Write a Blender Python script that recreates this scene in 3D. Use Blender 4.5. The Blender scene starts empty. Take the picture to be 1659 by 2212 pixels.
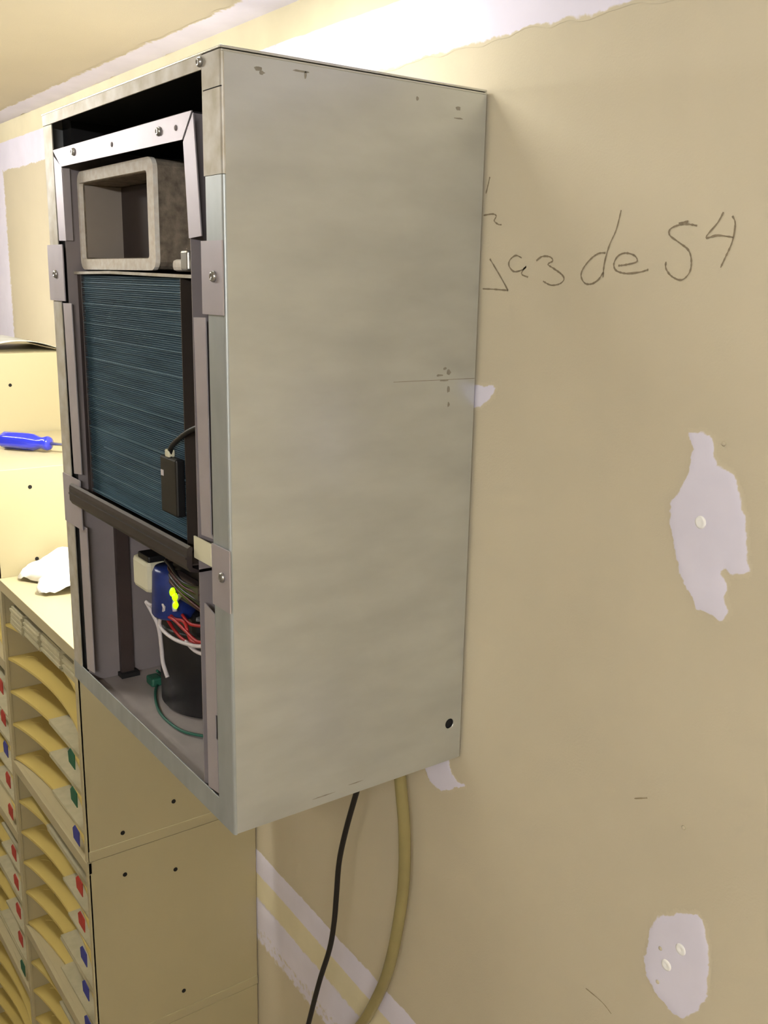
import bpy, bmesh, math, random
from mathutils import Vector, Matrix, noise
scene = bpy.context.scene
Z0 = 1.83            # height of the cabinet's underside above the floor; "cabinet frame" z is measured from it
CAM = [0.770664, -0.682847, 0.5373, -0.939218, -0.236622, 0.020368, 2088.211443]
# ---------------------------------------------------------------- camera
def cam_axes(yaw, pitch, roll):
    f = Vector((math.sin(yaw)*math.cos(pitch), math.cos(yaw)*math.cos(pitch), math.sin(pitch)))
    r = f.cross(Vector((0,0,1))).normalized(); u = r.cross(f)
    return math.cos(roll)*r+math.sin(roll)*u, -math.sin(roll)*r+math.cos(roll)*u, f
cd = bpy.data.cameras.new('camera'); cam = bpy.data.objects.new('camera', cd); scene.collection.objects.link(cam)
r_, u_, f_ = cam_axes(*CAM[3:6])
cam.matrix_world = Matrix(((r_.x,u_.x,-f_.x,CAM[0]),(r_.y,u_.y,-f_.y,CAM[1]),(r_.z,u_.z,-f_.z,CAM[2]+Z0),(0,0,0,1)))
cd.sensor_fit = 'VERTICAL'; cd.sensor_height = 36.0; cd.lens = 36.0*CAM[6]/2212; cd.clip_start = .02
scene.camera = cam
# ---------------------------------------------------------------- world, lamps, exposure
w = bpy.data.worlds.new('world'); scene.world = w; w.use_nodes = True
w.node_tree.nodes['Background'].inputs['Color'].default_value = (.9,.9,1,1); w.node_tree.nodes['Background'].inputs['Strength'].default_value = .02
def area(name, loc, sx, sy, power, col):
    l = bpy.data.lights.new(name, 'AREA'); l.shape = 'RECTANGLE'; l.size = sx; l.size_y = sy; l.energy = power; l.color = col
    o = bpy.data.objects.new(name, l); o.location = loc; scene.collection.objects.link(o); return o
def tube_lamp(name, p0, p1, r, strength, col):
    """bare fluorescent tube under the ceiling (outside the frame), the light of the room"""
    m = bpy.data.materials.new(name); m.use_nodes = True; b = m.node_tree.nodes['Principled BSDF']
    b.inputs['Emission Color'].default_value = (*col, 1); b.inputs['Emission Strength'].default_value = strength
    p0, p1 = Vector(p0), Vector(p1); d = p1-p0; bm = bmesh.new()
    q = d.to_track_quat('Z', 'Y').to_matrix().to_4x4(); q.translation = (p0+p1)/2
    bmesh.ops.create_cone(bm, cap_ends=True, segments=12, radius1=r, radius2=r, depth=d.length, matrix=q)
    root = bpy.data.objects.new(name, None); root.location = (p0+p1)/2; scene.collection.objects.link(root)
    mt = bpy.data.materials.new('tube_holder'); mt.use_nodes = True
    def add(nm, bm, mm):
        me = bpy.data.meshes.new(nm); bm.to_mesh(me); bm.free(); me.materials.append(mm)
        o = bpy.data.objects.new(nm, me); scene.collection.objects.link(o); o.parent = root
        o.matrix_parent_inverse = Matrix.Translation(-root.location)
    add('tube', bm, m)
    for p in (p0, p1):
        bm = bmesh.new(); r_ = bmesh.ops.create_cube(bm, size=1)
        for v in r_['verts']: v.co = Vector((p.x+v.co.x*.03, p.y+v.co.y*.03, (p.z+.02+Z0+.873)/2+v.co.z*(Z0+.873-p.z+.02)))
        add('tube_holder', bm, mt)
    root['label'] = {'near': 'bare fluorescent tube on the ceiling above the sorter cabinets', 'room': 'bare fluorescent tube on the ceiling behind the camera'}[name.split('_')[-1]]
    root['category'] = 'lamp'; root.name = 'fluorescent_lamp'
tube_lamp('lamp_near', (-1.75, -.72, Z0+.79), (-.75, -.72, Z0+.79), .016, 33, (1, .99, .98))
tube_lamp('lamp_room', (.95, -1.30, Z0+.79), (2.05, -1.30, Z0+.79), .019, 100, (1, .99, .99))
pl = bpy.data.lights.new('work_light', 'SPOT'); pl.energy = 15; pl.spot_size = 2.75; pl.spot_blend = .6; pl.shadow_soft_size = .02; pl.color = (1,.98,.9)   # bulb left of the cabinet, behind it from here
po = bpy.data.objects.new('work_light', pl); po.location = (-.51, -.19, Z0+.62); po.rotation_euler = (0, .55, 0); scene.collection.objects.link(po)
bl = bpy.data.lights.new('work_light_spill', 'POINT'); bl.energy = 0.75; bl.shadow_soft_size = .03; bl.color = (1,.99,.95)  # unseen point fill, added to brighten the ceiling near the work light
bo = bpy.data.objects.new('work_light_spill', bl); bo.location = (-.52, -.19, Z0+.52); scene.collection.objects.link(bo)
area('downlight', (-.22, -.24, Z0+.868), .22, .12, 1.15, (1,.99,.97))
scene.view_settings.view_transform = 'Standard'; scene.view_settings.look = 'None'; scene.view_settings.gamma = 1
scene.view_settings.use_curve_mapping = False
scene.view_settings.exposure = 0.9
scene.cycles.max_bounces = 10; scene.cycles.use_denoising = True
# ---------------------------------------------------------------- measured outlines (metres, cabinet frame)
STROKES = [[[0.0057, 0.6386], [0.0033, 0.6304], [0.0009, 0.623]], [[-0.0013, 0.602], [0.0119, 0.6028], [0.0178, 0.6007], [0.0152, 0.5961], [0.0212, 0.5926], [0.0262, 0.592]], [[0.011, 0.5592], [0.0214, 0.5487], [0.0323, 0.5373], [0.0401, 0.5285]], [[0.002, 0.5293], [0.0184, 0.5292], [0.0401, 0.5285]], [[0.0573, 0.5599], [0.0488, 0.5622], [0.0408, 0.5581], [0.0398, 0.5525], [0.0472, 0.5469], [0.0582, 0.5483], [0.0642, 0.5516], [0.0601, 0.5483], [0.0587, 0.5442], [0.0676, 0.5417]], [[0.0777, 0.5571], [0.0852, 0.561], [0.0956, 0.5606], [0.0997, 0.557], [0.0936, 0.5538], [0.1016, 0.5499], [0.1122, 0.5446], [0.1155, 0.5402], [0.1104, 0.536], [0.0991, 0.5346], [0.0884, 0.5381]], [[0.1641, 0.5636], [0.1561, 0.5633], [0.1472, 0.5586], [0.1386, 0.55], [0.1368, 0.5431], [0.1421, 0.537], [0.1505, 0.5367], [0.1582, 0.5407], [0.1627, 0.5467]], [[0.1784, 0.5996], [0.1745, 0.5834], [0.1679, 0.5702], [0.1637, 0.5552], [0.1631, 0.5425]], [[0.1797, 0.5527], [0.1884, 0.5535], [0.2, 0.556], [0.1974, 0.5609], [0.1874, 0.5634], [0.1789, 0.561], [0.1746, 0.5543], [0.1779, 0.5485], [0.1891, 0.5461], [0.2041, 0.5473], [0.2133, 0.5495]], [[0.2589, 0.5841], [0.2483, 0.5857], [0.2387, 0.5847], [0.2322, 0.5818], [0.2327, 0.5771], [0.2422, 0.5715], [0.2525, 0.5651], [0.2564, 0.5566], [0.2555, 0.5473], [0.2484, 0.5413], [0.2383, 0.544], [0.2316, 0.5503], [0.231, 0.5559]], [[0.2405, 0.5865], [0.25, 0.5878]], [[0.2825, 0.5937], [0.2781, 0.5858], [0.2684, 0.5748], [0.2792, 0.5761], [0.2937, 0.5743]], [[0.2909, 0.5905], [0.2942, 0.5845], [0.2932, 0.5713], [0.2884, 0.5595], [0.2848, 0.5513]], [[0.2079, -0.1714], [0.23, -0.1727], [0.2427, -0.1775]], [[0.2475, 0.065], [0.262, 0.0725]]]
PATCHES = [[[0.2716, 0.4162], [0.28, 0.4187], [0.2927, 0.4146], [0.2951, 0.4031], [0.299, 0.3919], [0.3137, 0.3899], [0.318, 0.3835], [0.3228, 0.3735], [0.3283, 0.3611], [0.3324, 0.3484], [0.335, 0.3308], [0.3386, 0.3133], [0.3326, 0.309], [0.3246, 0.3078], [0.3159, 0.3112], [0.3146, 0.3042], [0.3207, 0.2973], [0.318, 0.2843], [0.3265, 0.2743], [0.3191, 0.2663], [0.3083, 0.267], [0.2949, 0.2689], [0.2859, 0.28], [0.2765, 0.2932], [0.2706, 0.3055], [0.264, 0.3235], [0.259, 0.3371], [0.2584, 0.3535], [0.2663, 0.3646], [0.2727, 0.3772], [0.2754, 0.3926], [0.2763, 0.4039]], [[0.2859, -0.0395], [0.3023, -0.0289], [0.3127, -0.0199], [0.3272, -0.0132], [0.3345, -0.0179], [0.3388, -0.0311], [0.3428, -0.0483], [0.3431, -0.0682], [0.3456, -0.0839], [0.3388, -0.1023], [0.3242, -0.1231], [0.3143, -0.1253], [0.3037, -0.1229], [0.291, -0.1161], [0.2802, -0.1077], [0.2763, -0.0918], [0.2783, -0.0678], [0.2824, -0.0486]], [[-0.0767, -0.0337], [-0.0265, -0.0059], [-0.0169, -0.0306], [-0.0044, -0.035], [0.0076, -0.0338], [-0.0199, -0.051], [-0.0362, -0.0602], [-0.0558, -0.0559]], [[-0.0349, 0.4261], [0.0281, 0.4303], [0.0221, 0.4206], [0.0076, 0.4097], [-0.0204, 0.4023]]]
DIMPLES = [[0.2902, 0.3434], [0.3143, -0.0564], [0.3009, -0.082], [0.2926, -0.0693], [0.2933, -0.1054]]
DENTS = [[0.3046, 0.4125], [0.3041, 0.0634]]
CORD = [[-0.0986, -0.0385], [-0.1107, -0.0721], [-0.1339, -0.1379], [-0.149, -0.1922], [-0.1547, -0.243], [-0.1596, -0.2875], [-0.1703, -0.3366], [-0.1953, -0.4042], [-0.2217, -0.4871], [-0.2381, -0.5423], [-0.2445, -0.6035]]
HOSE = [[-0.0909, -0.037], [-0.0856, -0.0723], [-0.0771, -0.119], [-0.0741, -0.1691], [-0.076, -0.2163], [-0.0855, -0.2759], [-0.0985, -0.3327], [-0.1185, -0.3889], [-0.1514, -0.4564], [-0.1844, -0.5113], [-0.2134, -0.5648]]
RED = [[[-0.242, 0.1704], [-0.234, 0.1558], [-0.2042, 0.1575], [-0.1736, 0.1538], [-0.1442, 0.1508], [-0.1155, 0.1586]], [[-0.2328, 0.1702], [-0.2105, 0.1572], [-0.1791, 0.1613], [-0.1622, 0.145], [-0.1157, 0.1543]], [[-0.2427, 0.1617], [-0.2268, 0.1466], [-0.1844, 0.1377], [-0.1159, 0.1511]], [[-0.1936, 0.1651], [-0.1731, 0.1605], [-0.1374, 0.1689], [-0.1145, 0.1776]]]
WHITE = [[[-0.2415, 0.1762], [-0.2199, 0.1684], [-0.2347, 0.1471], [-0.2288, 0.1387], [-0.1931, 0.1377], [-0.1444, 0.1464], [-0.1134, 0.1561]], [[-0.1683, 0.143], [-0.1448, 0.1399], [-0.1162, 0.1442]], [[-0.1996, 0.1688], [-0.1987, 0.18], [-0.1767, 0.1961], [-0.1524, 0.206]]]
WHITEDROP = [[-0.313, 0.1449], [-0.2939, 0.1355], [-0.2768, 0.123], [-0.2706, 0.0982], [-0.2679, 0.0812], [-0.2555, 0.0658]]
WHITETOP = [[-0.313, 0.1449], [-0.2958, 0.1451], [-0.2777, 0.1597]]
GREEN = [[-0.3699, -0.2083, 0.0135], [-0.3465, -0.2274, 0.0135], [-0.3137, -0.2426, 0.0135], [-0.2732, -0.2544, 0.0135], [-0.2348, -0.2561, 0.0135], [-0.2067, -0.2511, 0.0135], [-0.1841, -0.2364, 0.0135], [-0.1761, -0.2243, 0.0135]]
SCREWS = [[-0.3646, 0.6687], [-0.1281, 0.6662], [-0.2484, 0.6659], [-0.091, 0.6656]]
TOPSCREW = [[-0.0366, 0.713]]
TABSCREWS = [[-0.4436, 0.535], [-0.0158, 0.5364], [-0.0108, 0.2643]]
HOLES1 = [[-0.1437, -0.2532], [-0.2263, -0.2787], [-0.2259, -0.3496], [-0.1445, -0.3715], [-0.1374, -0.5977]]
HOLES2 = [[-0.2194, 0.1798], [-0.2158, 0.0516]]
HOLES3 = [[-0.1355, 0.3108]]
MARKS = [[[-0.1107, 0.4379], [-0.0698, 0.438], [-0.0046, 0.4371]], [[-0.0672, 0.4481], [-0.0606, 0.4314]], [[-0.0531, 0.442], [-0.0465, 0.4308]], [[-0.0437, 0.4235], [-0.0406, 0.4089]], [[-0.2609, 0.7052], [-0.2552, 0.7031], [-0.2526, 0.6998]], [[-0.2237, 0.7082], [-0.2125, 0.7089], [-0.2125, 0.7048]]]
# ---------------------------------------------------------------- helpers
def link(o):
    bpy.context.scene.collection.objects.link(o); return o
def srgb(r, g, b):
    f = lambda v: (v/12.92 if v <= .04045 else ((v+.055)/1.055)**2.4)
    return (f(r/255), f(g/255), f(b/255), 1)
def mat(name, col, rough=.6, metal=0, var=.08, scale=12, bump=0, bscale=200, stretch=(1,1,1), col2=None, coat=0, emit=0, trans=0, spec=.5, alpha=1):
    m = bpy.data.materials.new(name); m.use_nodes = True; nt = m.node_tree; N = nt.nodes; L = nt.links
    b = N['Principled BSDF']; b.inputs['Roughness'].default_value = rough; b.inputs['Metallic'].default_value = metal
    b.inputs['Specular IOR Level'].default_value = spec
    if coat: b.inputs['Coat Weight'].default_value = coat
    if trans: b.inputs['Transmission Weight'].default_value = trans
    if alpha < 1: b.inputs['Alpha'].default_value = alpha
    tc = N.new('ShaderNodeTexCoord'); mp = N.new('ShaderNodeMapping'); mp.inputs['Scale'].default_value = stretch
    L.new(tc.outputs['Object'], mp.inputs['Vector'])
    n = N.new('ShaderNodeTexNoise'); n.inputs['Scale'].default_value = scale; n.inputs['Detail'].default_value = 4
    L.new(mp.outputs[0], n.inputs['Vector'])
    mx = N.new('ShaderNodeMix'); mx.data_type = 'RGBA'
    c2 = col2 or tuple(max(0, v*(1-var*2)) for v in col[:3])+(1,)
    mx.inputs['A'].default_value = c2
    mx.inputs['B'].default_value = col if col2 else tuple(min(1, v*(1+var)) for v in col[:3])+(1,)
    r = N.new('ShaderNodeMapRange'); r.inputs['From Min'].default_value = .3; r.inputs['From Max'].default_value = .7
    L.new(n.outputs['Fac'], r.inputs['Value']); L.new(r.outputs[0], mx.inputs['Factor'])
    L.new(mx.outputs['Result'], b.inputs['Base Color'])
    if bump:
        n2 = N.new('ShaderNodeTexNoise'); n2.inputs['Scale'].default_value = bscale; n2.inputs['Detail'].default_value = 3
        L.new(mp.outputs[0], n2.inputs['Vector'])
        bp = N.new('ShaderNodeBump'); bp.inputs['Strength'].default_value = bump; bp.inputs['Distance'].default_value = .001
        L.new(n2.outputs['Fac'], bp.inputs['Height']); L.new(bp.outputs[0], b.inputs['Normal'])
    if emit:
        b.inputs['Emission Color'].default_value = col; b.inputs['Emission Strength'].default_value = emit
    return m
TAN = srgb(201, 190, 163); MUD = srgb(224, 219, 232); TAPE = srgb(222, 212, 178)
def mud_mat(name, top, base):
    """joint compound feathering out over drywall paper: the mesh attribute 'cover' is 0 at the feathered rim, 1 where thick"""
    m = mat(name, top, .85, var=.03, scale=15, bump=.15, bscale=60)
    nt = m.node_tree; N = nt.nodes; L = nt.links; b = N['Principled BSDF']
    src = b.inputs['Base Color'].links[0].from_socket
    at = N.new('ShaderNodeAttribute'); at.attribute_name = 'cover'
    tc = N.new('ShaderNodeTexCoord'); n = N.new('ShaderNodeTexNoise'); n.inputs['Scale'].default_value = 110; n.inputs['Detail'].default_value = 5
    L.new(tc.outputs['Object'], n.inputs['Vector'])
    a = N.new('ShaderNodeMath'); a.operation = 'ADD'; L.new(at.outputs['Fac'], a.inputs[0]); L.new(n.outputs['Fac'], a.inputs[1])
    r = N.new('ShaderNodeMapRange'); r.inputs['From Min'].default_value = .72; r.inputs['From Max'].default_value = .95
    L.new(a.outputs[0], r.inputs['Value'])
    mx = N.new('ShaderNodeMix'); mx.data_type = 'RGBA'; mx.inputs['A'].default_value = base
    L.new(r.outputs[0], mx.inputs['Factor']); L.new(src, mx.inputs['B']); L.new(mx.outputs['Result'], b.inputs['Base Color'])
    return m
M = {}
M['wall'] = mat('drywall_paper', TAN, .9, var=.03, scale=5, bump=.25, bscale=420)
M['ceil'] = mat('ceiling_paper', srgb(200,189,164), .9, var=.03, scale=4, bump=.2, bscale=420)
M['mud'] = mud_mat('joint_compound', MUD, TAN)
M['tape'] = mud_mat('paper_joint_tape', TAPE, MUD)
M['greymud'] = mud_mat('thin_joint_compound', srgb(208,198,184), TAN)
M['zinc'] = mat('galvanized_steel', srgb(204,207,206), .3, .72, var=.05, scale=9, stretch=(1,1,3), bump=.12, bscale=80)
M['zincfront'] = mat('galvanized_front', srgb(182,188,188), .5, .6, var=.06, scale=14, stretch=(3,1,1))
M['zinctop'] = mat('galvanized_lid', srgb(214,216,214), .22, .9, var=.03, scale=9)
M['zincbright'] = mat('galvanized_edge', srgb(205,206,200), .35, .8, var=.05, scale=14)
M['zincpink'] = mat('plain_sheet_steel', srgb(190,184,190), .5, .55, var=.03, scale=30)
M['zincspot'] = mat('glue_stained_steel', srgb(206,203,196), .55, .35, var=.1, scale=45, col2=srgb(176,168,148))
M['liner'] = mat('liner_steel', srgb(142,134,136), .6, .2, var=.06, scale=12)
M['floorpan'] = mat('base_pan_steel', srgb(185,178,174), .5, .4, var=.05, scale=25)
M['black'] = mat('black_insulation', srgb(22,20,22), .95, var=.1)
M['dark'] = mat('dark_brown_paint', srgb(62,52,50), .5, var=.08, scale=30)
M['darkpan'] = mat('drain_pan_plastic', srgb(50,43,43), .45, var=.1, scale=40)
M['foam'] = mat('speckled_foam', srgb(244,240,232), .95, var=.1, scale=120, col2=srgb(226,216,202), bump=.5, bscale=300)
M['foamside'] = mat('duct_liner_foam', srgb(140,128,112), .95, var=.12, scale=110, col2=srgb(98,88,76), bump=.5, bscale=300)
M['ductin'] = mat('duct_interior', srgb(150,140,130), .8, var=.05)
M['fin'] = mat('blue_coated_fin', srgb(78,108,124), .65, .05, var=.25, scale=1.0, stretch=(8,8,120), col2=srgb(56,82,97))
M['finlight'] = mat('blue_coated_fin_light', srgb(104,132,146), .6, .05, var=.1, scale=6)
M['copper'] = mat('copper_tube', srgb(70,38,34), .45, .5, var=.1)
M['endplate'] = mat('coil_end_plate', srgb(70,62,56), .5, .5, var=.1)
M['blackplastic'] = mat('black_plastic', srgb(20,20,22), .4, var=.05)
M['compressor'] = mat('black_enamel', srgb(22,22,26), .45, var=.05)
M['blue'] = mat('blue_plastic_sleeve', srgb(32,50,118), .3, var=.15, scale=60)
M['cream'] = mat('cream_plastic', srgb(222,218,190), .5, var=.03)
M['red'] = mat('red_wire', srgb(165,30,34), .45, var=.05)
M['white'] = mat('white_wire', srgb(205,198,200), .5, var=.03)
M['green'] = mat('green_wire', srgb(34,92,74), .5, var=.05)
M['led'] = mat('lit_indicator', (.42,1,.0,1), .4, emit=.7)  # yellow green blob with its own emission
M['cord'] = mat('black_cord', srgb(24,20,18), .5, var=.03)
M['vinyl'] = mat('yellowed_clear_vinyl', srgb(186,172,118), .25, var=.05, scale=20, trans=.45)
M['sort'] = mat('beige_enamel', srgb(178,167,132), .5, var=.015, scale=3, bump=.03, bscale=300)
M['shelf'] = mat('cream_shelf_enamel', srgb(202,180,104), .45, var=.02, scale=4)  # yellow of light bouncing between the shelves is put into the colour
M['paper'] = mat('printed_paper', srgb(180,172,140), .8, var=.05, scale=60)
M['whitepaper'] = mat('white_tissue', srgb(245,243,238), .85, var=.01)
M['glossy'] = mat('glossy_leaflet', srgb(214,216,206), .3, var=.1, scale=25)
M['hole'] = mat('dark_hole', srgb(18,15,12), .9, var=.02)
M['pencil'] = mat('pencil_graphite', srgb(136,122,98), .8, var=.1, scale=300)
M['pencilfaint'] = mat('faint_graphite', srgb(150,134,104), .8, var=.1, scale=300)
M['smudge'] = mat('dirt_smudge', srgb(150,145,133), .6, .3, var=.1, scale=200)
M['steel'] = mat('screw_steel', srgb(190,190,188), .3, .9, var=.05)
M['handle'] = mat('blue_acetate', srgb(42,52,190), .12, var=.05, coat=.6)
M['tabred'] = mat('red_label', srgb(176,52,40), .6, var=.08, scale=80)
M['tabblue'] = mat('blue_label', srgb(52,58,140), .6, var=.08, scale=80)
M['tabgreen'] = mat('green_label', srgb(22,92,62), .6, var=.08, scale=80)
M['floor'] = mat('concrete_floor', srgb(150,140,125), .8, var=.08, scale=3)
M['fixture'] = mat('fixture_enamel', srgb(235,235,230), .4, var=.01)

def put(name, bm, m, parent=None, smooth=False):
    me = bpy.data.meshes.new(name)
    bmesh.ops.recalc_face_normals(bm, faces=bm.faces)
    bm.to_mesh(me); bm.free()
    me.materials.append(m)
    if smooth:
        for p in me.polygons: p.use_smooth = True
    o = bpy.data.objects.new(name, me); link(o)
    if parent: o.parent = parent; 
    return o
def tag(o, label=None, cat=None, group=None, kind=None):
    if label: o['label'] = label
    if cat: o['category'] = cat
    if group: o['group'] = group
    if kind: o['kind'] = kind
    return o
def empty(name, loc=(0,0,0)):
    o = bpy.data.objects.new(name, None); o.empty_display_size = .05; o.location = loc; return link(o)
def box(bm, x0, x1, y0, y1, z0, z1, bev=0):
    r = bmesh.ops.create_cube(bm, size=1)
    for v in r['verts']:
        v.co = Vector(((x0+x1)/2+v.co.x*(x1-x0), (y0+y1)/2+v.co.y*(y1-y0), (z0+z1)/2+v.co.z*(z1-z0)))
    if bev:
        es = list({e for v in r['verts'] for e in v.link_edges})
        bmesh.ops.bevel(bm, geom=es, offset=bev, segments=2, affect='EDGES', profile=.5)
    return bm
def B(*a, bev=0): return box(bmesh.new(), *a, bev=bev)
def cyl(bm, p0, p1, r0, r1=None, n=16):
    p0, p1 = Vector(p0), Vector(p1); d = p1-p0; r1 = r0 if r1 is None else r1
    q = d.to_track_quat('Z', 'Y').to_matrix().to_4x4(); q.translation = (p0+p1)/2
    bmesh.ops.create_cone(bm, cap_ends=True, segments=n, radius1=r0, radius2=r1, depth=d.length, matrix=q); return bm
def lathe(prof, origin=(0,0,0), axis=(0,0,1), n=32, caps=True):
    bm = bmesh.new(); q = Vector(axis).to_track_quat('Z', 'Y').to_matrix(); o = Vector(origin); rings = []
    for r, z in prof:
        rings.append([bm.verts.new(o+q@Vector((max(r,1e-5)*math.cos(a), max(r,1e-5)*math.sin(a), z))) for a in [2*math.pi*k/n for k in range(n)]])
    for a, b in zip(rings, rings[1:]):
        for k in range(n): bm.faces.new((a[k], a[(k+1)%n], b[(k+1)%n], b[k]))
    if caps: bm.faces.new(rings[0]); bm.faces.new(rings[-1])
    return bm
def smooth_path(pts, sub=6):
    P = [Vector(p) for p in pts]; out = []
    for i in range(len(P)-1):
        a, b, c, d = P[max(i-1,0)], P[i], P[i+1], P[min(i+2,len(P)-1)]
        for k in range(sub):
            t = k/sub
            out.append(.5*((2*b)+(c-a)*t+(2*a-5*b+4*c-d)*t*t+(3*b-a-3*c+d)*t**3))
    out.append(P[-1]); return out
def tube(pts, r, n=10, sub=6, bm=None):
    bm = bm or bmesh.new(); P = smooth_path(pts, sub); rings = []; up = Vector((.13,.31,.94)).normalized()
    for i, p in enumerate(P):
        t = (P[min(i+1,len(P)-1)]-P[max(i-1,0)]).normalized()
        s = t.cross(up)
        if s.length < .05: s = t.cross(Vector((1,0,0)))
        s.normalize(); u = s.cross(t)
        rings.append([bm.verts.new(p+r*(math.cos(a)*s+math.sin(a)*u)) for a in [2*math.pi*k/n for k in range(n)]])
    for a, b in zip(rings, rings[1:]):
        for k in range(n): bm.faces.new((a[k], a[(k+1)%n], b[(k+1)%n], b[k]))
    bm.faces.new(rings[0]); bm.faces.new(rings[-1]); return bm
def prism(poly, h, axis='z', base=0):
    """poly extruded along an axis; poly in the other two coordinates (cyclic order xyz)"""
    bm = bmesh.new()
    def V(p, w): return {'z': (p[0],p[1],w), 'y': (p[0],w,p[1]), 'x': (w,p[0],p[1])}[axis]
    a = [bm.verts.new(V(p, base)) for p in poly]; b = [bm.verts.new(V(p, base+h)) for p in poly]; n = len(poly)
    bm.faces.new(a); bm.faces.new(b)
    for k in range(n): bm.faces.new((a[k], a[(k+1)%n], b[(k+1)%n], b[k]))
    return bm
def at(x, y, z): return (x, y, z+Z0)
def screw(name, loc, parent, r=.0045, axis=(0,-1,0), m=None):
    bm = lathe([(r,0),(r,.0008),(r*.85,.0022),(r*.45,.0032),(r*.4,.0026),(.0001,.0026)], loc, axis, 14)
    return put(name, bm, m or M['steel'], parent, True)

# ---------------------------------------------------------------- room shell
def struct(name, bm, m): 
    o = put(name, bm, m); o['kind'] = 'structure'; return o
XL, XR, YF, TOP = -2.6, 3.0, -3.4, Z0+.873
wall = struct('wall_back', B(XL-.1, XR+.1, 0, .1, 0, TOP+.1), M['wall'])
struct('wall_left', B(XL-.1, XL, YF, 0, 0, TOP), M['wall'])
struct('wall_right', B(XR, XR+.1, YF, 0, 0, TOP), M['wall'])
struct('wall_front', B(XL-.1, XR+.1, YF-.1, YF, 0, TOP), M['wall'])
ceiling = struct('ceiling', B(XL-.1, XR+.1, YF-.1, 0, TOP, TOP+.1), M['ceil'])
struct('floor', B(XL-.1, XR+.1, YF-.1, .1, -.1, 0), M['floor'])

def covermesh(name, bm, covers, m, parent, label=None):
    me = bpy.data.meshes.new(name); bm.verts.ensure_lookup_table()
    bm.to_mesh(me); bm.free()
    at_ = me.attributes.new('cover', 'FLOAT', 'POINT')
    for i, cval in enumerate(covers): at_.data[i].value = cval
    me.materials.append(m)
    for p in me.polygons: p.use_smooth = True
    o = bpy.data.objects.new(name, me); link(o); o.parent = parent
    if label: o['label'] = label
    return o
def band(name, rows, x0, x1, m, parent, plane='y', n=120, jit=.006, seed=1, label=None, drift=None, along='x'):
    """rows: (offset across, cover, thickness); runs along x on the wall (plane y) or ceiling (plane z)"""
    rnd = random.Random(seed); bm = bmesh.new(); cov = []; grid = []
    wob = [[(rnd.random()-.5) for _ in range(n+1)] for _ in rows]
    for k, w in enumerate(wob):
        for _ in range(1): wob[k] = [(w[max(i-1,0)]+w[i]*2+w[min(i+1,n)])/4 for i in range(n+1)]
    for j, (off, cv, th) in enumerate(rows):
        row = []
        edge = 1 if j in (0, len(rows)-1) else (.6 if cv < .6 else .25)
        for i in range(n+1):
            x = x0+(x1-x0)*i/n; o_ = off+wob[j][i]*jit*2*edge+(drift(x) if drift else 0)
            if along == 'z': row.append(bm.verts.new((o_, -th, x)))
            elif plane == 'y': row.append(bm.verts.new((x, -th, Z0+o_)))
            else: row.append(bm.verts.new((x, o_, TOP-th)))
            cov.append(cv)
        grid.append(row)
    for a, b in zip(grid, grid[1:]):
        for i in range(n):
            f = (a[i], a[i+1], b[i+1], b[i])
            bm.faces.new(f)
    bmesh.ops.recalc_face_normals(bm, faces=bm.faces)
    return covermesh(name, bm, cov, m, parent, label)
E1 = .0003
band('joint_compound_band', [(.764,0,E1),(.771,.75,.0006),(.778,1,.0012),(.80,1,.0018),(.822,1,.0014),(.829,.6,.0012),(.836,0,.0006)], -2.6, 2.0, M['mud'], wall, n=400, jit=.006, seed=3)
band('joint_tape', [(.829,.35,.0010),(.836,1,.0013),(.852,1,.0015),(.8729,1,.0015)], -2.6, 2.0, M['tape'], wall, n=120, jit=.001, seed=4)
band('joint_compound_band', [(-.0005,1,.0014),(-.02,1,.0012),(-.04,1,.0010),(-.048,.6,.0006),(-.056,0,E1)], -2.6, 2.0, M['mud'], ceiling, plane='z', n=400, jit=.007, seed=5)
dr = lambda x: -.07*(x+.49)*.9
band('joint_compound_band', [(-.386,0,E1),(-.391,.9,.0008),(-.402,1,.0012),(-.418,1,.0012),(-.432,.5,.001),(-.440,0,.0008)], -1.6, 1.6, M['mud'], wall, n=260, jit=.003, seed=6, drift=dr)
band('joint_tape', [(-.428,.1,.0009),(-.436,.8,.0012),(-.452,1,.0013),(-.472,.8,.0012),(-.482,.1,.0009)], -1.6, 1.6, M['tape'], wall, n=160, jit=.003, seed=7, drift=dr)
band('joint_compound_band', [(-.476,0,E1),(-.484,.8,.0010),(-.500,1,.0012),(-.520,1,.0010),(-.532,.55,.0007),(-.540,.4,.0005),(-.556,.5,.0005),(-.566,.1,E1)], -1.6, 1.6, M['mud'], wall, n=260, jit=.004, seed=8, drift=dr)
band('joint_compound_band', [(-1.95,0,E1),(-1.93,.9,.001),(-1.85,1,.0015),(-1.745,1,.0012),(-1.725,.6,.0008),(-1.71,0,E1)], 0, Z0+.80, M['mud'], wall, n=160, jit=.004, seed=9, along='z')

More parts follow.
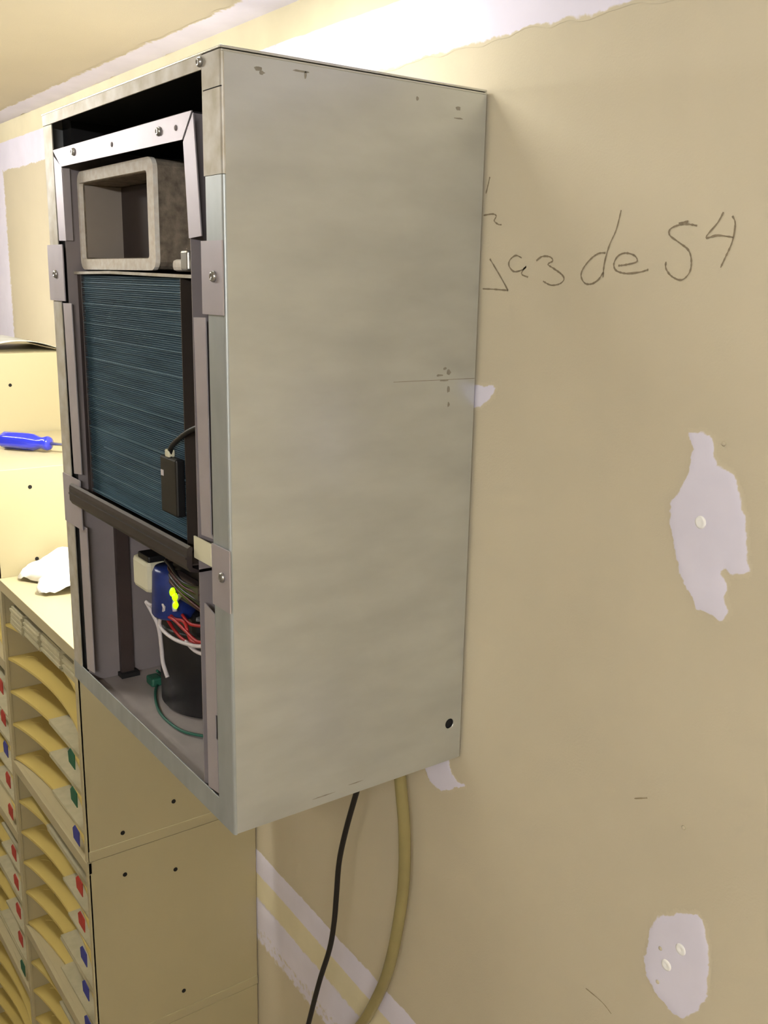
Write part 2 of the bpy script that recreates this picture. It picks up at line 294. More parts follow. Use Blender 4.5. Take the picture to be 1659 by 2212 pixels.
def patch(outline, seed, parent, name='filler_patch', th=.0008, step=.0022):
    P = [Vector((x, z)) for x, z in outline]; n = len(P)
    def sd(q):
        inside = False; d = 9
        for i in range(n):
            a, b_ = P[i], P[(i+1)%n]; e = b_-a; t = max(0, min(1, (q-a).dot(e)/e.length_squared)); d = min(d, (a+e*t-q).length)
            if (a.y > q.y) != (b_.y > q.y) and q.x < (b_.x-a.x)*(q.y-a.y)/(b_.y-a.y)+a.x: inside = not inside
        return d if inside else -d
    x0, x1 = min(p.x for p in P)-.006, max(p.x for p in P)+.006; z0, z1 = min(p.y for p in P)-.006, max(p.y for p in P)+.006
    nx, nz = int((x1-x0)/step), int((z1-z0)/step); bm = bmesh.new(); cov = []; G = {}
    S = {(i,k): sd(Vector((x0+i*step, z0+k*step))) for i in range(nx+1) for k in range(nz+1)}
    S = {k: v+noise.noise(Vector((k[0]*.22, k[1]*.22, seed)))*.0022+noise.noise(Vector((k[0]*.7, k[1]*.7, seed+9)))*.0012 for k, v in S.items()}
    for i in range(nx):
        for k in range(nz):
            cs_ = [(i,k),(i+1,k),(i+1,k+1),(i,k+1)]
            if max(S[c_] for c_ in cs_) < -.003: continue
            for c_ in cs_:
                if c_ not in G:
                    cv = max(0, min(1, .5+S[c_]/.005)); G[c_] = bm.verts.new((x0+c_[0]*step, -E1-th*cv, Z0+z0+c_[1]*step)); cov.append(cv)
            bm.faces.new([G[c_] for c_ in cs_])
    bmesh.ops.recalc_face_normals(bm, faces=bm.faces)
    return covermesh(name, bm, cov, M['mud'], parent)
for i, o in enumerate(PATCHES): patch(o, 20+i, wall)
for x, z in DIMPLES[:3]:
    put('screw_dimple', lathe([(.006,.0006),(.0052,.0016),(.0035,.0022),(.0015,.0014),(.0001,.0012)], at(x, 0, z), (0,-1,0), 18), M['whitepaper'], wall, True)
for x, z in DIMPLES[3:]+DENTS:
    put('small_dent', lathe([(.0022,.0004),(.0016,.0012),(.0001,.001)], at(x, -.0006, z), (0,-1,0), 10), M['greymud'], wall, True)
def ribbon(pts, w, y, m, name, parent, plane='y', sub=6, seed=0):
    rnd = random.Random(seed)
    P = smooth_path([(p[0], p[1], 0) for p in pts], sub); bm = bmesh.new(); A = []
    for i, p in enumerate(P):
        t = (P[min(i+1,len(P)-1)]-P[max(i-1,0)]); t.normalize(); s = Vector((-t.y, t.x, 0))
        ww = w*(.6+.7*rnd.random())
        for sg in (-1, 1):
            q = p+s*ww*sg
            co = (q.x, y, Z0+q.y) if plane == 'y' else (y, q.x, Z0+q.y)
            A.append(bm.verts.new(co))
    th = -.00025 if plane == 'y' else .00025
    for k in range(0, len(A)-2, 2): bm.faces.new((A[k], A[k+1], A[k+3], A[k+2]))
    return put(name, bm, m, parent)
letters = [('pencil_stroke',[0]),('pencil_stroke',[1]),('pencil_letter_l',[2,3]),('pencil_letter_a',[4]),('pencil_letter_s',[5]),('pencil_letter_d',[6,7]),('pencil_letter_e',[8]),('pencil_digit_five',[9,10]),('pencil_digit_four',[11,12])]
for nm, ids in letters:
    for k in ids: ribbon(STROKES[k], .0008, -.0004, M['pencil'] if k in (0,1,3) else M['pencil'], nm, wall, seed=k)
for k in (13, 14): ribbon(STROKES[k], .0006, -.0004, M['pencilfaint'], 'faint_scratch', wall, seed=k)

# ---------------------------------------------------------------- the air conditioner cabinet
W, D, H = .4702, .2934, .72
ac = empty('air_conditioner', at(-W/2, -D/2, 0))
tag(ac, 'open galvanized steel air conditioner cabinet hung on the drywall, coil and compressor showing', 'air conditioner')
def part(name, bm, m, parent=None, smooth=False, label=None):
    o = put(name, bm, m, None, smooth)
    root = parent or ac; o.parent = root
    o.matrix_parent_inverse = Matrix.Translation(-Vector(world_loc(root)))
    if label: o['label'] = label
    return o
def world_loc(o):
    v = Vector(o.location)
    if o.parent and o.parent.type == 'EMPTY': pass
    return v if o.type == 'EMPTY' else Vector((0,0,0))
def zb(x0,x1,y0,y1,z0,z1,bev=0): return B(x0,x1,y0,y1,z0+Z0,z1+Z0,bev=bev)
# right side panel with a real hole near its lower back corner
def side_panel():
    bm = bmesh.new(); y0, y1, z0, z1 = -D+.003, -.004, Z0+.0015, Z0+H-.004; hy, hz, hr = -.0207, Z0+.0470, .0062
    outer = [(y0,z0),(y1,z0),(y1,z1),(y0,z1)]
    n = 24; circ = [(hy+hr*math.cos(2*math.pi*k/n), hz+hr*math.sin(2*math.pi*k/n)) for k in range(n)]
    vo = [bm.verts.new((0,*p)) for p in outer]; vi = [bm.verts.new((0,*p)) for p in circ]
    eo = [bm.edges.new((vo[k], vo[(k+1)%4])) for k in range(4)]; ei = [bm.edges.new((vi[k], vi[(k+1)%n])) for k in range(n)]
    bmesh.ops.triangle_fill(bm, edges=eo+ei, use_beauty=True)
    bm.normal_update(); bmesh.ops.solidify(bm, geom=bm.faces[:], thickness=-.0012)
    mx_ = max(v.co.x for v in bm.verts)
    for v in bm.verts: v.co.x -= mx_
    return bm
part('side_panel', side_panel(), M['zinc'])
part('side_panel', zb(-W, -W+.0012, -D+.003, -.004, .0015, H-.004), M['zinc'])
# front stiles with rounded outer corners
def stile(sx, x_in, z0, z1):
    xo = 0 if sx > 0 else -W; r = .003; pts = [(x_in, -D), ]
    for k in range(5):
        a = math.pi/2*k/4; pts.append((xo-sx*r+sx*r*math.sin(a), -D+r-r*math.cos(a)))
    inner = [(xo-sx*.0012, -D+r), (xo-sx*r*.9, -D+.0013), (x_in, -D+.0013)]
    return prism(pts+inner, z1-z0, 'z', Z0+z0)
part('front_stile', stile(1, -.033, 0, .62), M['zincfront'])
part('front_stile', stile(1, -.036, .6205, .7172), M['zincspot'], label='upper end of the right stile, glue stained')
part('front_stile', stile(-1, -.4375, .026, .7055), M['zincspot'])
part('bottom_rail', prism([(-D,0),(-D,.026),(-D+.0013,.026),(-D+.0013,.0013),(-.004,.0013),(-.004,0)], W, 'x', -W).copy() if False else zb(-W, -.0331, -D, -D+.0014, 0, .026, bev=.0004), M['zincfront'])
part('bottom_panel', zb(-W+.0014, -.0014, -D+.0016, -.004, .0002, .0014), M['zinc'])
part('top_lip', zb(-W+.0014, -.0362, -D-.0004, -D+.0010, .7060, .7185, bev=.0004), M['zincspot'], label='narrow stained front lip of the lid')
lid = zb(-W-.0006, .0006, -D-.0006, -.004, H-.0022, H, bev=.0006)
part('top_panel', lid, M['zinctop'])
part('edge_seam', zb(-.0016, .0006, -D+.001, -.004, H-.0046, H-.0029, bev=.0004), M['zincbright'], label='bright rolled seam along the top of the right side')
part('back_panel', zb(-W+.0015, -.0015, -.0062, -.0048, .0016, H-.0024), M['black'])
part('corner_seam', B(-.0335,-.0004,-D-.0003,-D+.0008,Z0+.6885,Z0+.6893), M['black'])
# inner liner walls and the compartment above it, black foam fill put in to keep gaps dark
part('liner_wall', zb(-.4165, -.4153, -.2913, -.02, .012, .6765), M['liner'])
part('liner_wall', zb(-.0712, -.0700, -.2913, -.02, .012, .6765), M['liner'])
part('liner_back', zb(-.4153, -.0712, -.0205, -.0190, .012, .6765), M['liner'])
part('liner_top', zb(-.4165, -.0700, -.2905, -.02, .6768, .6780), M['black'])
part('insulation', zb(-.462, -.008, -.0185, -.0065, .679, .7165), M['black'])
part('insulation', zb(-.468, -.438, -.270, -.0065, .6, .7165), M['black'])
part('insulation', zb(-.032, -.0016, -.285, -.0065, .58, .7165), M['black'])
part('insulation', zb(-.437, -.034, -.2905, -.02, .7115, .7165), M['black'])
part('insulation', zb(-.436, -.418, -.2875, -.262, .014, .676), M['black'])
part('base_pan', zb(-.436, -.034, -.2915, -.0215, .0025, .0115, bev=.001), M['floorpan'])
# flange strips of the liner
YS = -.2931
def strip(pts, m='zincpink', th=.0012, name='flange_strip', y=YS, label=None):
    return part(name, prism([(x, z+Z0) for x, z in pts], th, 'y', y), M[m], label=label)
tb = strip([(-.4385,.6768),(-.0580,.6765),(-.0790,.6546),(-.4125,.6566)], name='top_bracket', label='mitred top flange with screws')
for x, z in SCREWS[:2]: screw('screw', at(x, YS-.0002, z), tb, .0042)
for x, z in SCREWS[2:]: part('rivet', lathe([(.0026,0),(.0022,.0008),(.0001,.001)], at(x, YS, z), (0,-1,0), 12), M['liner'], None, True)
strip([(-.4363,.6700),(-.4330,.574),(-.4085,.5735),(-.4105,.6560)])
strip([(-.0555,.6745),(-.0770,.6525),(-.0700,.5695),(-.0445,.5710)])
strip([(-.4320,.501),(-.4025,.5015),(-.3990,.2940),(-.4265,.2905)])
strip([(-.0650,.4995),(-.0400,.5003),(-.0385,.2995),(-.0440,.2985),(-.0440,.3350),(-.0385,.3360),(-.0370,.2955),(-.0600,.2935)][:3]+[(-.0345,.2955),(-.0595,.2940)])
strip([(-.4185,.2290),(-.3910,.2265),(-.3905,.0330),(-.4170,.0300)])
strip([(-.0570,.2255),(-.0345,.2200),(-.0345,.1150),(-.0385,.1140),(-.0385,.0880),(-.0355,.0870),(-.0350,.0300),(-.0575,.0272)])
# return lips of the strips going back into the box
part('flange_return', zb(-.4105,-.4093,-.2919,-.284,.574,.655), M['zincpink'])
# tabs
def tab(x0,x1,z0,z1,screw_at,skew=0,y=-.2958,name='cover_tab'):
    t = part(name, prism([(x0,z0+Z0),(x1,z0+Z0+skew),(x1,z1+Z0+skew*.5),(x0,z1+Z0)], .0014, 'y', y), M['zincpink'])
    if screw_at: screw('screw', at(screw_at[0], y-.0002, screw_at[1]), t, .0050)
    return t
tab(-.4720,-.4160,.5035,.5695, TABSCREWS[0])
tab(-.0400, .0005,.5036,.5665, TABSCREWS[1])
tab(-.4640,-.3990,.2225,.2860, None)
t4 = tab(-.0325, .0035,.2325,.2925, TABSCREWS[2])
part('tab_return', zb(-.0705,-.0330,-.2962,-.2948,.2690,.2910), M['cream'], label='pale bent end of the lower right tab')
ls_ = screw('screw', at(-.0370, -D-.0006, .7120), None, .0042); ls_.parent = ac; ls_.matrix_parent_inverse = Matrix.Translation(-Vector(ac.location))
# duct outlet with foam rim
dx0, dx1, dz0, dz1, dy0, dy1 = -.4140, -.1900, .5410, .6520, -.2745, -.14
def rrect(x0,x1,z0,z1,r,n=5):
    pts = []
    for cx, cz, a0 in ((x1-r,z0+r,-90),(x1-r,z1-r,0),(x0+r,z1-r,90),(x0+r,z0+r,180)):
        for k in range(n): 
            a = math.radians(a0+90*k/(n-1)); pts.append((cx+r*math.cos(a), cz+r*math.sin(a)))
    return pts
def frame(o, i, y0, y1):
    bm = bmesh.new(); n = len(o)
    R = [[bm.verts.new((p[0], y, p[1]+Z0)) for p in L] for L, y in ((o,y1),(o,y0),(i,y0),(i,y1))]
    for a, b in zip(R, R[1:]+R[:1]):
        for k in range(n): bm.faces.new((a[k], a[(k+1)%n], b[(k+1)%n], b[k]))
    return bm
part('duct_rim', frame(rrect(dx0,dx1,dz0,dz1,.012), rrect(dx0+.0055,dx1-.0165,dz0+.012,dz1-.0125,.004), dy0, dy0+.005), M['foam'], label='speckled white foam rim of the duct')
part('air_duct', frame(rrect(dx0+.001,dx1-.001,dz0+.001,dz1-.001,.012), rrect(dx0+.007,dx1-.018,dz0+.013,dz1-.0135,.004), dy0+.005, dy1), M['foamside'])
part('duct_back', zb(dx0+.002, dx1-.002, dy1, dy1+.004, dz0+.002, dz1-.002), M['ductin'])
part('duct_liner', zb(dx0+.008, dx0+.0095, dy0+.006, dy1-.001, dz0+.014, dz1-.015), M['ductin'])
part('duct_liner', zb(dx0+.0097, dx1-.02, dy0+.05, dy0+.0515, dz0+.014, dz1-.015), M['dark'])
part('blower_housing', B(-.150,-.075,-.20,-.03,Z0+.545,Z0+.655,bev=.012), M['liner'])
part('foam_scrap', B(-.158,-.082,-.272,-.22,Z0+.5405,Z0+.5520,bev=.004), M['foam'])
part('clamp', B(-.128,-.112,-.276,-.262,Z0+.541,Z0+.5600,bev=.002), M['steel'])
# coil: blue fins stacked between end plates
cy, cx0, cx1, cz0, cz1 = -.278, -.4030, -.1180, .2700, .5345
fin = part('fin_pack', zb(cx0, cx1, cy+.0022, cy+.055, cz0, cz1), M['fin'], label='blue fins of the evaporator coil')
bm = bmesh.new(); rnd = random.Random(5); k = 0; z = cz0+.001
while z < cz1-.001:
    d = rnd.uniform(-.0006,.0006); box(bm, cx0, cx1, cy+d, cy+.0024, Z0+z, Z0+z+.0009); z += .0022
o = part('fin_edges', bm, M['fin'], fin); o['kind'] = 'stuff'
bm = bmesh.new()
for z in (.274,.300,.3195,.334,.3535,.377,.3925,.414,.4375,.462,.4785,.5015,.5195,.526):
    a = rnd.uniform(0,.12); box(bm, cx0+a*(rnd.random()<.4), cx1-rnd.uniform(0,.1)*(rnd.random()<.4), cy-.0009, cy+.001, Z0+z, Z0+z+.0007)
o = part('bent_fin_edges', bm, M['finlight'], fin, label='paler bent fin edges'); o['kind'] = 'stuff'
part('coil_end_plate', zb(-.4150, -.4030, -.2800, -.215, .262, .5370, bev=.001), M['dark'])
part('coil_end_plate', zb(-.1180, -.1165, -.2815, -.215, .262, .5370), M['endplate'])
part('coil_top_plate', B(-.4150,-.0720,-.2820,-.200,Z0+.5360,Z0+.5376), M['endplate'])
part('coil_top_lip', prism([(-.4150,.5352+Z0),(-.30,.5368+Z0),(-.0720,.5340+Z0),(-.0720,.5372+Z0),(-.30,.5398+Z0),(-.4150,.5384+Z0)], .0012, 'y', -.2835), M['zincspot'])
part('coil_side_plate', zb(-.0860, -.0715, -.2795, -.215, .262, .5355), M['dark'])
for k in range(8):
    z = .285+k*.031
    part('copper_bend', tube([at(-.1165,-.258,z), at(-.104,-.262,z+.001), at(-.0955,-.264,z+.008), at(-.104,-.262,z+.0155), at(-.1165,-.258,z+.0165)], .0036, 8, 4), M['copper'], None, True)
# sensor block with its cable
sb_ = part('sensor_block', B(-.1640,-.1240,-.2890,-.2790,Z0+.2960,Z0+.3560,bev=.002), M['blackplastic'])
part('sensor_mark', B(-.1605,-.1545,-.2896,-.2889,Z0+.3350,Z0+.3410), M['white'], sb_)
part('cable_clip', B(-.1500,-.1400,-.2895,-.2820,Z0+.3560,Z0+.3640,bev=.0015), M['cream'], sb_)
part('sensor_cable', tube([at(-.1430,-.2860,.352), at(-.1400,-.2865,.366), at(-.118,-.2865,.379), at(-.096,-.286,.389), at(-.0730,-.284,.3975)], .0028, 10), M['blackplastic'], None, True)
# drain pan
def pan():
    prof = [(-.300,.2810),(-.3030,.2790),(-.3040,.2750),(-.3040,.2600),(-.3010,.2550),(-.2940,.2530),(-.21,.2530),(-.21,.2560),(-.2930,.2560),(-.2985,.2590),(-.2985,.2740),(-.2975,.2790)]
    return prism([(y, z+Z0) for y, z in prof], .3460, 'x', -.4160)
part('drain_pan', pan(), M['darkpan'])
part('drain_pan_deck', zb(-.4140,-.0725,-.2970,-.215,.2600,.2615), M['dark'])
part('pan_bead', zb(-.4150,-.0710,-.3052,-.3035,.2680,.2700), M['darkpan'])
# lower compartment
p_ = part('inner_post', zb(-.4152,-.4075,-.2500,-.2330,.0125,.2520), M['dark'])
part('post_foot', zb(-.4152,-.4000,-.2530,-.2280,.0118,.0175), M['black'], p_)
ccx, ccy, cr = -.284, -.160, .080
comp = part('compressor', lathe([(cr*.96,0),(cr,.004),(cr,.105),(cr*.97,.120),(cr*.85,.136),(cr*.6,.147),(cr*.3,.152),(.0001,.153)], at(ccx,ccy,.0120), n=56), M['compressor'], None, True)
part('compressor_band', lathe([(cr+.0012,.098),(cr+.0022,.100),(cr+.0022,.106),(cr+.0012,.108)], at(ccx,ccy,.0120), n=56), M['blackplastic'], comp, True)
part('terminal_cover', B(-.262,-.20,-.238,-.19,Z0+.128,Z0+.158,bev=.008), M['blackplastic'])
cap = part('capacitor', lathe([(.0240,0),(.0260,.003),(.0260,.052),(.0235,.058),(.0001,.058)], at(-.236,-.247,.151), (0.0,.05,1), n=28), M['blue'], None, True, label='blue sleeved capacitor')
bmr = B(-.325,-.279,-.262,-.236,Z0+.1655,Z0+.2060,bev=.006)
part('connector', bmr, M['cream'], None, label='cream plastic connector')
part('connector_plug', B(-.305,-.272,-.262,-.240,Z0+.2060,Z0+.2140,bev=.002), M['blackplastic'])
part('relay_box', B(-.205,-.125,-.262,-.215,Z0+.185,Z0+.235,bev=.004), M['blackplastic'])
part('terminal_strip', B(-.185,-.115,-.272,-.262,Z0+.205,Z0+.222,bev=.002), M['dark'])
for k in range(4):
    part('wire_bundle', tube([at(-.23+.01*k,-.258,.220-.004*k), at(-.19,-.270,.226-.006*k), at(-.15,-.272,.217-.005*k), at(-.10,-.268,.224-.01*k)], .0022, 8), M['copper'] if k%2 else M['blackplastic'], None, True)
for x, z, r in ((-.1660,.2035,.0052),(-.1600,.1995,.0048),(-.1595,.1905,.0046)):
    part('indicator_light', lathe([(r*.4,-.002),(r,0),(r*.9,.002),(r*.4,.0035),(.0001,.004)], at(x,-.2780+(.203-z)*.02,z), (0,-1,.2), 9), M['led'], None, False, label='bright yellow green lit indicator')
def at2(L, y, dy=0): return [at(p[0], y+dy*i, p[1]) for i, p in enumerate(L)]
for i, L in enumerate(RED): part('red_wire', tube(at2(L, -.262+.002*i), .0019, 8), M['red'], None, True)
for i, L in enumerate(WHITE): part('white_wire', tube(at2(L, -.266+.002*i), .0022 if i < 2 else .0028, 8), M['white'], None, True)
part('white_wire', tube(at2(WHITEDROP, -.25), .0026, 8), M['white'], None, True)
part('white_wire', tube(at2(WHITETOP, -.25), .0024, 8), M['white'], None, True)
part('ground_wire', tube([at(-.352,-.2235,.034)]+[at(p[0],p[1],.0145) for p in GREEN], .0018, 8), M['green'], None, True)
part('ground_lug', B(-.371,-.350,-.2320,-.2160,Z0+.0120,Z0+.0240,bev=.003), M['green'])
# grommet at the side hole, a thin line and grey smudges on the side
part('hole_rim', lathe([(.0064,-.0008),(.0068,.0002),(.0060,.0002),(.0060,-.0008)], at(-.0004,-.0207,.0470), (1,0,0), 24, False), M['zincbright'], None, True)
part('hole_dark', zb(-.006,-.004,-.034,-.0068,.034,.060), M['black'])  # black plate standing in for the shade seen through the hole
for i, L in enumerate(MARKS[:1]): part('pencil_mark', ribbon_bm(L, .0004, .0002) if False else prism([(L[0][0],L[0][1]+Z0),(L[-1][0],L[-1][1]+Z0),(L[-1][0],L[-1][1]+Z0+.0007),(L[0][0],L[0][1]+Z0+.0005)], .0002, 'x', -.00005), M['smudge'])
rnd = random.Random(9)
for (y, z, w, h) in [(-.052,.4425,.005,.0012),(-.040,.445,.003,.0035),(-.046,.437,.006,.001),(-.040,.428,.002,.004),(-.039,.412,.0015,.003),(-.0455,.449,.003,.0015),(-.2590,.7060,.004,.0020),(-.2555,.7035,.003,.0016),(-.218,.7095,.009,.0009),(-.2125,.7070,.0015,.0030),(-.15,.013,.010,.0006),(-.19,.0105,.014,.0006),(-.04,.699,.003,.002),(-.038,.690,.006,.0008),(-.09,.702,.002,.002)]:
    pts = []
    for k in range(9):
        a = 2*math.pi*k/9; q = rnd.uniform(.7,1.2); pts.append((y+w*q*math.cos(a), z+Z0+h*q*math.sin(a)))
    part('smudge', prism(pts, .00016, 'x', -.00004), M['smudge'])

# ---------------------------------------------------------------- cord and hose below the cabinet
c1 = put('power_cord', tube([at(-.33,-.09,.004)]*0+[at(CORD[0][0],-.07,.0)]+[at(p[0],-.07,p[1]) for p in CORD if p[1] < -.004]+[at(CORD[-1][0]-.05,-.08,CORD[-1][1]-.35), at(CORD[-1][0]-.02,-.10,-Z0+.01)], .0036, 12), M['cord'], None, True)
tag(c1, 'thin black power cord hanging from the underside of the metal cabinet', 'cord')
c2 = put('drain_hose', tube([at(HOSE[0][0],-.022,.0)]+[at(p[0],-.022,p[1]) for p in HOSE if p[1] < -.004]+[at(HOSE[-1][0]-.1,-.03,HOSE[-1][1]-.35), at(HOSE[-1][0]-.1,-.04,-Z0+.012)], .0078, 16), M['vinyl'], None, True)
tag(c2, 'yellowed clear vinyl drain hose hanging against the wall, right of the black cord', 'hose')

# ---------------------------------------------------------------- beige sorter cabinets
UW, UH, SF = .3865, .3372, -.281
PITCH = .0620
tabs_ = ['tabgreen','tabgreen','tabblue','tabred','tabred','tabblue','tabblue','tabblue']
def shelf_bm(x0, x1, z, th=.0045, arc=True):
    """shelf with a concave scooped front edge"""
    n = 18; front = []
    for k in range(n+1):
        t = k/n; front.append((x0+(x1-x0)*t, SF+.002+.021*(math.sin(math.pi*t))**.8))
    pts = front+[(x1,-.006),(x0,-.006)]
    bm = prism(pts, th, 'z', Z0+z)
    if not arc: return bm
    ax = x0+.035
    P = [(ax-.020, SF+.030), (ax-.012, SF+.040), (ax, SF+.043), (ax+.014, SF+.040)]
    tube([at(x, y, z+th) for x, y in P], .0008, 6, 5, bm)
    return bm
def unit(x1, ztop, label, slots=5, colors=None, seed=0, papers=True, holes=()):
    x0 = x1-UW; t = .006
    root = empty('sorter_cabinet', at((x0+x1)/2, SF/2, ztop-UH))
    tag(root, label, 'cabinet', 'stacked beige sorter cabinets')
    def p(name, bm, m, par=None):
        o = put(name, bm, m); pr = par or root; o.parent = pr
        o.matrix_parent_inverse = Matrix.Translation(-root.location) if pr is root else Matrix.Identity(4)
        return o
    g = .0008
    zb0 = ztop-UH+g
    rs = p('side_panel', zb(x1-t, x1, SF+.0005, -.002, zb0, ztop-.0005, bev=.0008), M['sort'])
    p('side_panel', zb(x0+g, x0+t, SF+.0005, -.002, zb0, ztop-.0005, bev=.0008), M['sort'])
    p('top_panel', zb(x0+t, x1-t, SF+.0005, -.002, ztop-.005, ztop-.0005), M['sort'])
    p('back_panel', zb(x0+t, x1-t, -.0055, -.002, zb0, ztop-.005), M['sort'])
    p('base_lip', zb(x1-t-.001, x1+.0012, SF+.002, -.002, zb0+.0005, zb0+.0165, bev=.0005), M['sort'])
    p('front_rail', zb(x0+g, x1, SF-.0015, SF+.006, ztop-.020, ztop-.0003, bev=.0008), M['sort'])
    p('front_stile', zb(x0+g, x0+.008, SF-.0012, SF+.004, zb0, ztop-.0200, bev=.0006), M['sort'])
    p('front_stile', zb(x1-.0075, x1, SF-.0012, SF+.004, zb0, ztop-.0200, bev=.0006), M['sort'])
    for k in range(slots):
        z = ztop-.0225-PITCH*(k+1)
        if k == slots-1: z = zb0+.001
        s = p('shelf', shelf_bm(x0+t+.0005, x1-t-.0005, z, arc=not (colors and k == 0)), M['shelf'])
        if colors and colors[k]:
            tz = z+.022
            bmt = prism([(x1-.060,tz-.012+Z0),(x1-.034,tz-.014+Z0),(x1-.032,tz+.010+Z0),(x1-.052,tz+.013+Z0),(x1-.062,tz+.004+Z0)], .0012, 'y', SF-.0005)
            p('color_label', bmt, M[colors[k]], s)
    for y, z in holes:
        p('screw_hole', lathe([(.0036,-.0004),(.0034,.0006),(.0001,.0006)], at(x1, y, z), (1,0,0), 12), M['hole'])
    return root
names = ['top', 'second', 'third', 'fourth', 'lowest']
cols = [[None,None,'tabgreen','tabgreen','tabblue'],['tabred','tabred','tabblue','tabblue','tabblue'],['tabblue','tabred',None,None,None],None,None]
for k in range(5):
    lab = ['beige sorter cabinet with scooped shelves beside the metal cabinet, topmost of the right stack','beige sorter cabinet under the topmost one of the right stack, red and blue labels','third beige sorter cabinet from the top in the right stack','fourth beige sorter cabinet from the top in the right stack','lowest beige sorter cabinet in the right stack'][k]
    ztop = .027-UH*k
    unit(-.501, ztop, lab, colors=cols[k], holes=[h for h in HOLES1 if ztop-UH < h[1] < ztop])
bs = empty('cabinet_plinth', at(-.501-UW/2, SF/2, -Z0)); tag(bs, 'beige plinth on the floor under the right stack of sorter cabinets', 'plinth')
def child(root, name, bm, m):
    o = put(name, bm, m); o.parent = root; o.matrix_parent_inverse = Matrix.Translation(-root.location); return o
child(bs, 'plinth_body', B(-.501-UW+.001, -.501, SF, -.002, 0, Z0+.027-UH*5-.0003), M['sort'])
for k in range(6):
    ztop = .2132-UH*k
    lab = ['beige sorter cabinet in the middle stack with the blue screwdriver on its top','beige sorter cabinet just below the one carrying the screwdriver','third beige sorter cabinet from the top in the middle stack','fourth beige sorter cabinet from the top in the middle stack','fifth beige sorter cabinet from the top in the middle stack','lowest beige sorter cabinet in the middle stack'][k]
    unit(-.8885, ztop, lab, colors=[None]*5 if k == 0 else (['tabred','tabred','tabblue','tabred','tabred'] if k == 1 else ['tabred','tabred','tabred','tabred','tabgreen'] if k == 2 else None), holes=HOLES2 if k == 0 else ())
for k in range(6):
    ztop = .3754-UH*k
    lab = ['tallest beige sorter cabinet at far left with curled leaflets on top','second beige sorter cabinet from the top in the far left stack','third beige sorter cabinet from the top in the far left stack','fourth beige sorter cabinet from the top in the far left stack','fifth beige sorter cabinet from the top in the far left stack','lowest beige sorter cabinet in the far left stack'][k]
    unit(-1.281, ztop, lab, holes=HOLES3 if k == 0 else ())
for nm, x1, hgt, lab in (('cabinet_plinth', -.8885, .2132-UH*6, 'beige plinth on the floor under the middle stack of sorter cabinets'), ('cabinet_plinth', -1.281, .3754-UH*6, 'beige plinth on the floor under the far left stack of sorter cabinets')):
    r_ = empty(nm, at(x1-UW/2, SF/2, -Z0)); tag(r_, lab, 'plinth')
    child(r_, 'plinth_body', B(x1-UW+.001, x1, SF, -.002, 0, Z0+hgt-.0003), M['sort'])
# papers in the slots (letter size piles, slightly uneven)
rnd = random.Random(11)
def pile(x0, x1, y0, z0, h, label, group, name='paper_stack', seed=0, mname='paper'):
    rr = random.Random(seed); bm = bmesh.new(); z = z0; n = max(1, int(h/.004))
    for k in range(n):
        dx, dy = rr.uniform(-.004,.004), rr.uniform(0,.004)
        box(bm, x0+dx, x1+dx*.5, y0+dy, -.03+dy, Z0+z, Z0+z+h/n-.0002); z += h/n
    o = put(name, bm, M[mname]); tag(o, label, 'paper', group); return o
for k, (a, b, h) in enumerate([(-.866,-.800,.036),(-.797,-.717,.032),(-.714,-.622,.035),(-.619,-.524,.030)]):
    lab = ['white leaflet pile at the left end of the top slot under the front rail','white leaflet pile second from left in the top slot','white leaflet pile third from left in the top slot','white leaflet pile at the right end of the top slot'][k]
    pile(a, b, SF+.006+.003*k, .027-.0225-PITCH+.0047, h, lab, 'leaflet piles in the top slot', 'leaflet_pile', k)
for u in range(3):
    for k in range(5):
        if u == 0 and k < 2: continue
        z = .027-UH*u-.0225-PITCH*(k+1)
        if k == 4: z = .027-UH*u-UH+.0018
        h = rnd.uniform(.004,.012)
        lab = 'printed sheets, %s shelf of the %s cabinet in the right stack%s' % (['top','second','third','fourth','bottom'][k], ['topmost','second','third'][u], {('tabgreen'):', by a green label',('tabred'):', by a red label',('tabblue'):', by a blue label'}.get(cols[u][k], ''))
        pile(-.730+rnd.uniform(-.03,.05), -.530, SF+.010+rnd.uniform(0,.008), z+.0046, h, lab, 'paper piles in the right stack', seed=40+u*5+k)
        
for u in (1, 2):
    for k in range(5):
        z = .2132-UH*u-.0225-PITCH*(k+1)
        if k == 4: z = .2132-UH*u-UH+.0018
        lab = 'printed sheets on the %s shelf of the %s cabinet in the middle stack' % (['top','second','third','fourth','bottom'][k], ['topmost','second','third'][u])
        pile(-1.12+rnd.uniform(-.03,.05), -.918, SF+.010+rnd.uniform(0,.008), z+.0046, rnd.uniform(.004,.012), lab, 'paper piles in the middle stack', seed=80+u*5+k)

# ---------------------------------------------------------------- loose things on the cabinet tops
# screwdriver
p0 = Vector(at(-1.098,-.207,.2300)); p1 = Vector(at(-1.012,-.142,.2300)); ax = (p1-p0).normalized()
p0 = p1-ax*.108
sd = empty('screwdriver', tuple(p0)); tag(sd, 'screwdriver with a clear blue handle lying on the middle stack', 'screwdriver')
def fluted(prof, o, axis, n=36, lobes=6, dep=.10):
    bm = bmesh.new(); q = Vector(axis).to_track_quat('Z','Y').to_matrix(); rings = []
    for r, z, f in prof:
        rings.append([bm.verts.new(Vector(o)+q@Vector((r*(1-f*dep*(.5+.5*math.cos(lobes*a)))*math.cos(a), r*(1-f*dep*(.5+.5*math.cos(lobes*a)))*math.sin(a), z))) for a in [2*math.pi*k/n for k in range(n)]])
    for a, b in zip(rings, rings[1:]):
        for k in range(n): bm.faces.new((a[k], a[(k+1)%n], b[(k+1)%n], b[k]))
    bm.faces.new(rings[0]); bm.faces.new(rings[-1]); return bm
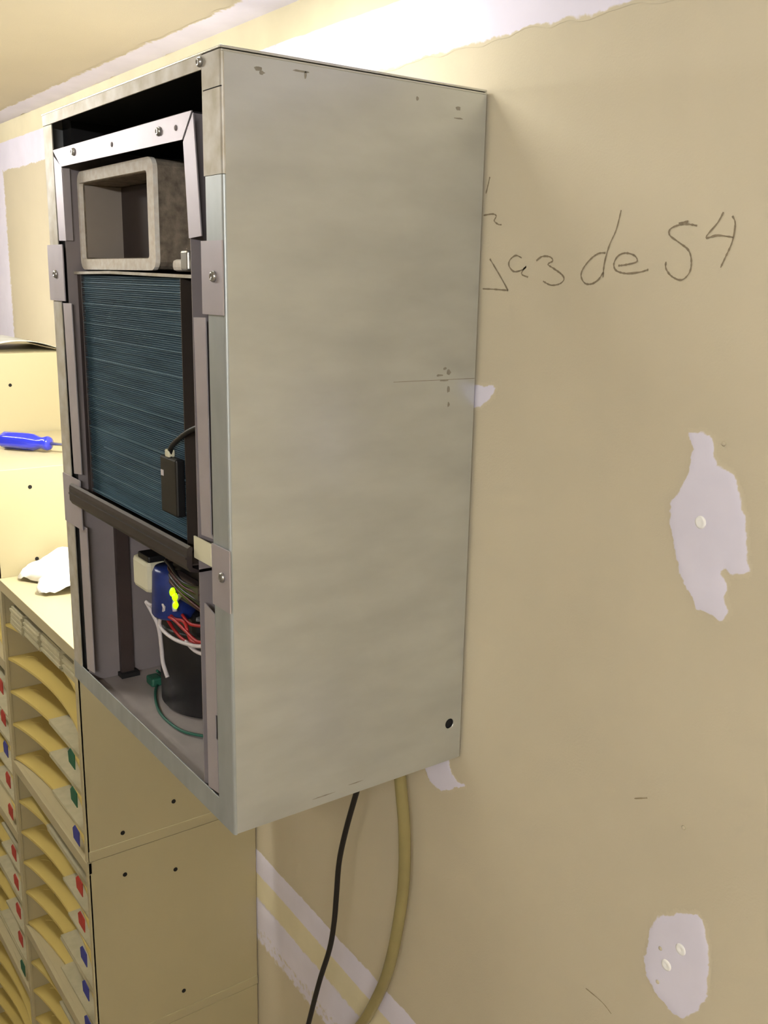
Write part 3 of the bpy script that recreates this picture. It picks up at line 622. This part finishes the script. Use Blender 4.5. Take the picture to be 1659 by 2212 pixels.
child(sd, 'handle', fluted([(.006,0,0),(.013,.002,.3),(.0165,.008,1),(.0165,.060,1),(.0155,.072,.6),(.0115,.082,0),(.0105,.088,0),(.0125,.096,0),(.0135,.101,0),(.011,.106,0),(.004,.108,0)], p0, ax), M['handle'])
child(sd, 'shaft', cyl(bmesh.new(), p0+ax*.107, p0+ax*.200, .0029, n=12), M['steel'])
child(sd, 'tip', prism([(-.003,0),(.003,0),(.003,.008),(-.003,.008)], .001, 'z').copy() if False else cyl(bmesh.new(), p0+ax*.200, p0+ax*.209, .0029, .0008, n=8), M['steel'])
for o in sd.children:
    o.data.polygons.foreach_set('use_smooth', [True]*len(o.data.polygons))
# crumpled tissue on the right stack
def sheet(x0,x1,y0,y1,z,fn,nx=26,ny=26,th=.0006):
    bm = bmesh.new(); G = []
    for i in range(nx+1):
        row = []
        for j in range(ny+1):
            u, v = i/nx, j/ny; dx, dy, dz = fn(u, v); row.append(bm.verts.new(at(x0+(x1-x0)*u+dx, y0+(y1-y0)*v+dy, z+dz)))
        G.append(row)
    for i in range(nx):
        for j in range(ny): bm.faces.new((G[i][j],G[i+1][j],G[i+1][j+1],G[i][j+1]))
    bmesh.ops.recalc_face_normals(bm, faces=bm.faces)
    bm.normal_update(); bmesh.ops.solidify(bm, geom=bm.faces[:], thickness=th); return bm
def crumple(u, v):
    e = max(0, math.sin(math.pi*min(1,max(0,u)))*math.sin(math.pi*v))
    p = noise.noise(Vector((u*4.3, v*3.7, 2.1)))*.022+noise.noise(Vector((u*9, v*8, 5)))*.008
    return (p*.5, noise.noise(Vector((u*3, v*3, 9)))*.02, .003+.040*e**.5*(1.15-.5*u)+abs(p)*.9)
ts = put('crumpled_tissue', sheet(-.880,-.745,-.245,-.045,.0275,crumple), M['whitepaper'], None, True)
tag(ts, 'crumpled white tissue on the brightly lit top of the right stack', 'tissue')
def curl(u, v): return (.006*math.sin(v*5), 0, .0012+.020*max(0, u-.35)**2*3.4)
cs = put('paper_strip', sheet(-.800,-.645,-.150,-.105,.0275,curl,20,6), M['cream'], None, True)
tag(cs, 'cream paper strip curling up beside the crumpled tissue', 'paper')
sc = empty('loose_screw', at(-.7180,-.2050,.0275)); tag(sc, 'small dark screw lying loose in front of the crumpled tissue', 'screw')
child(sc, 'screw_head', cyl(bmesh.new(), at(-.722,-.2050,.0305), at(-.719,-.2052,.0305), .0035, n=12), M['hole'])
child(sc, 'screw_shank', cyl(bmesh.new(), at(-.719,-.2052,.0300), at(-.706,-.2060,.0285), .0015, .0008, n=8), M['steel'])
# leaflets on the far left stack
def curl2(u, v): return (.012*v, 0, .0010+.021*math.sin(math.pi*min(1,v*1.02))**.8)
lf = put('curled_leaflet', sheet(-1.56,-1.315,-.190,-.012,.3757,curl2,8,24), M['glossy'], None, True)
tag(lf, 'arched pale leaflet on the tallest cabinet at far left', 'leaflet')
lf2 = put('flat_leaflet', zb(-1.50,-1.31,-.262,-.195,.3757,.3830,bev=.001), M['glossy']); tag(lf2, 'thin pale booklet lying in front of the arched leaflet on the tallest cabinet', 'leaflet')
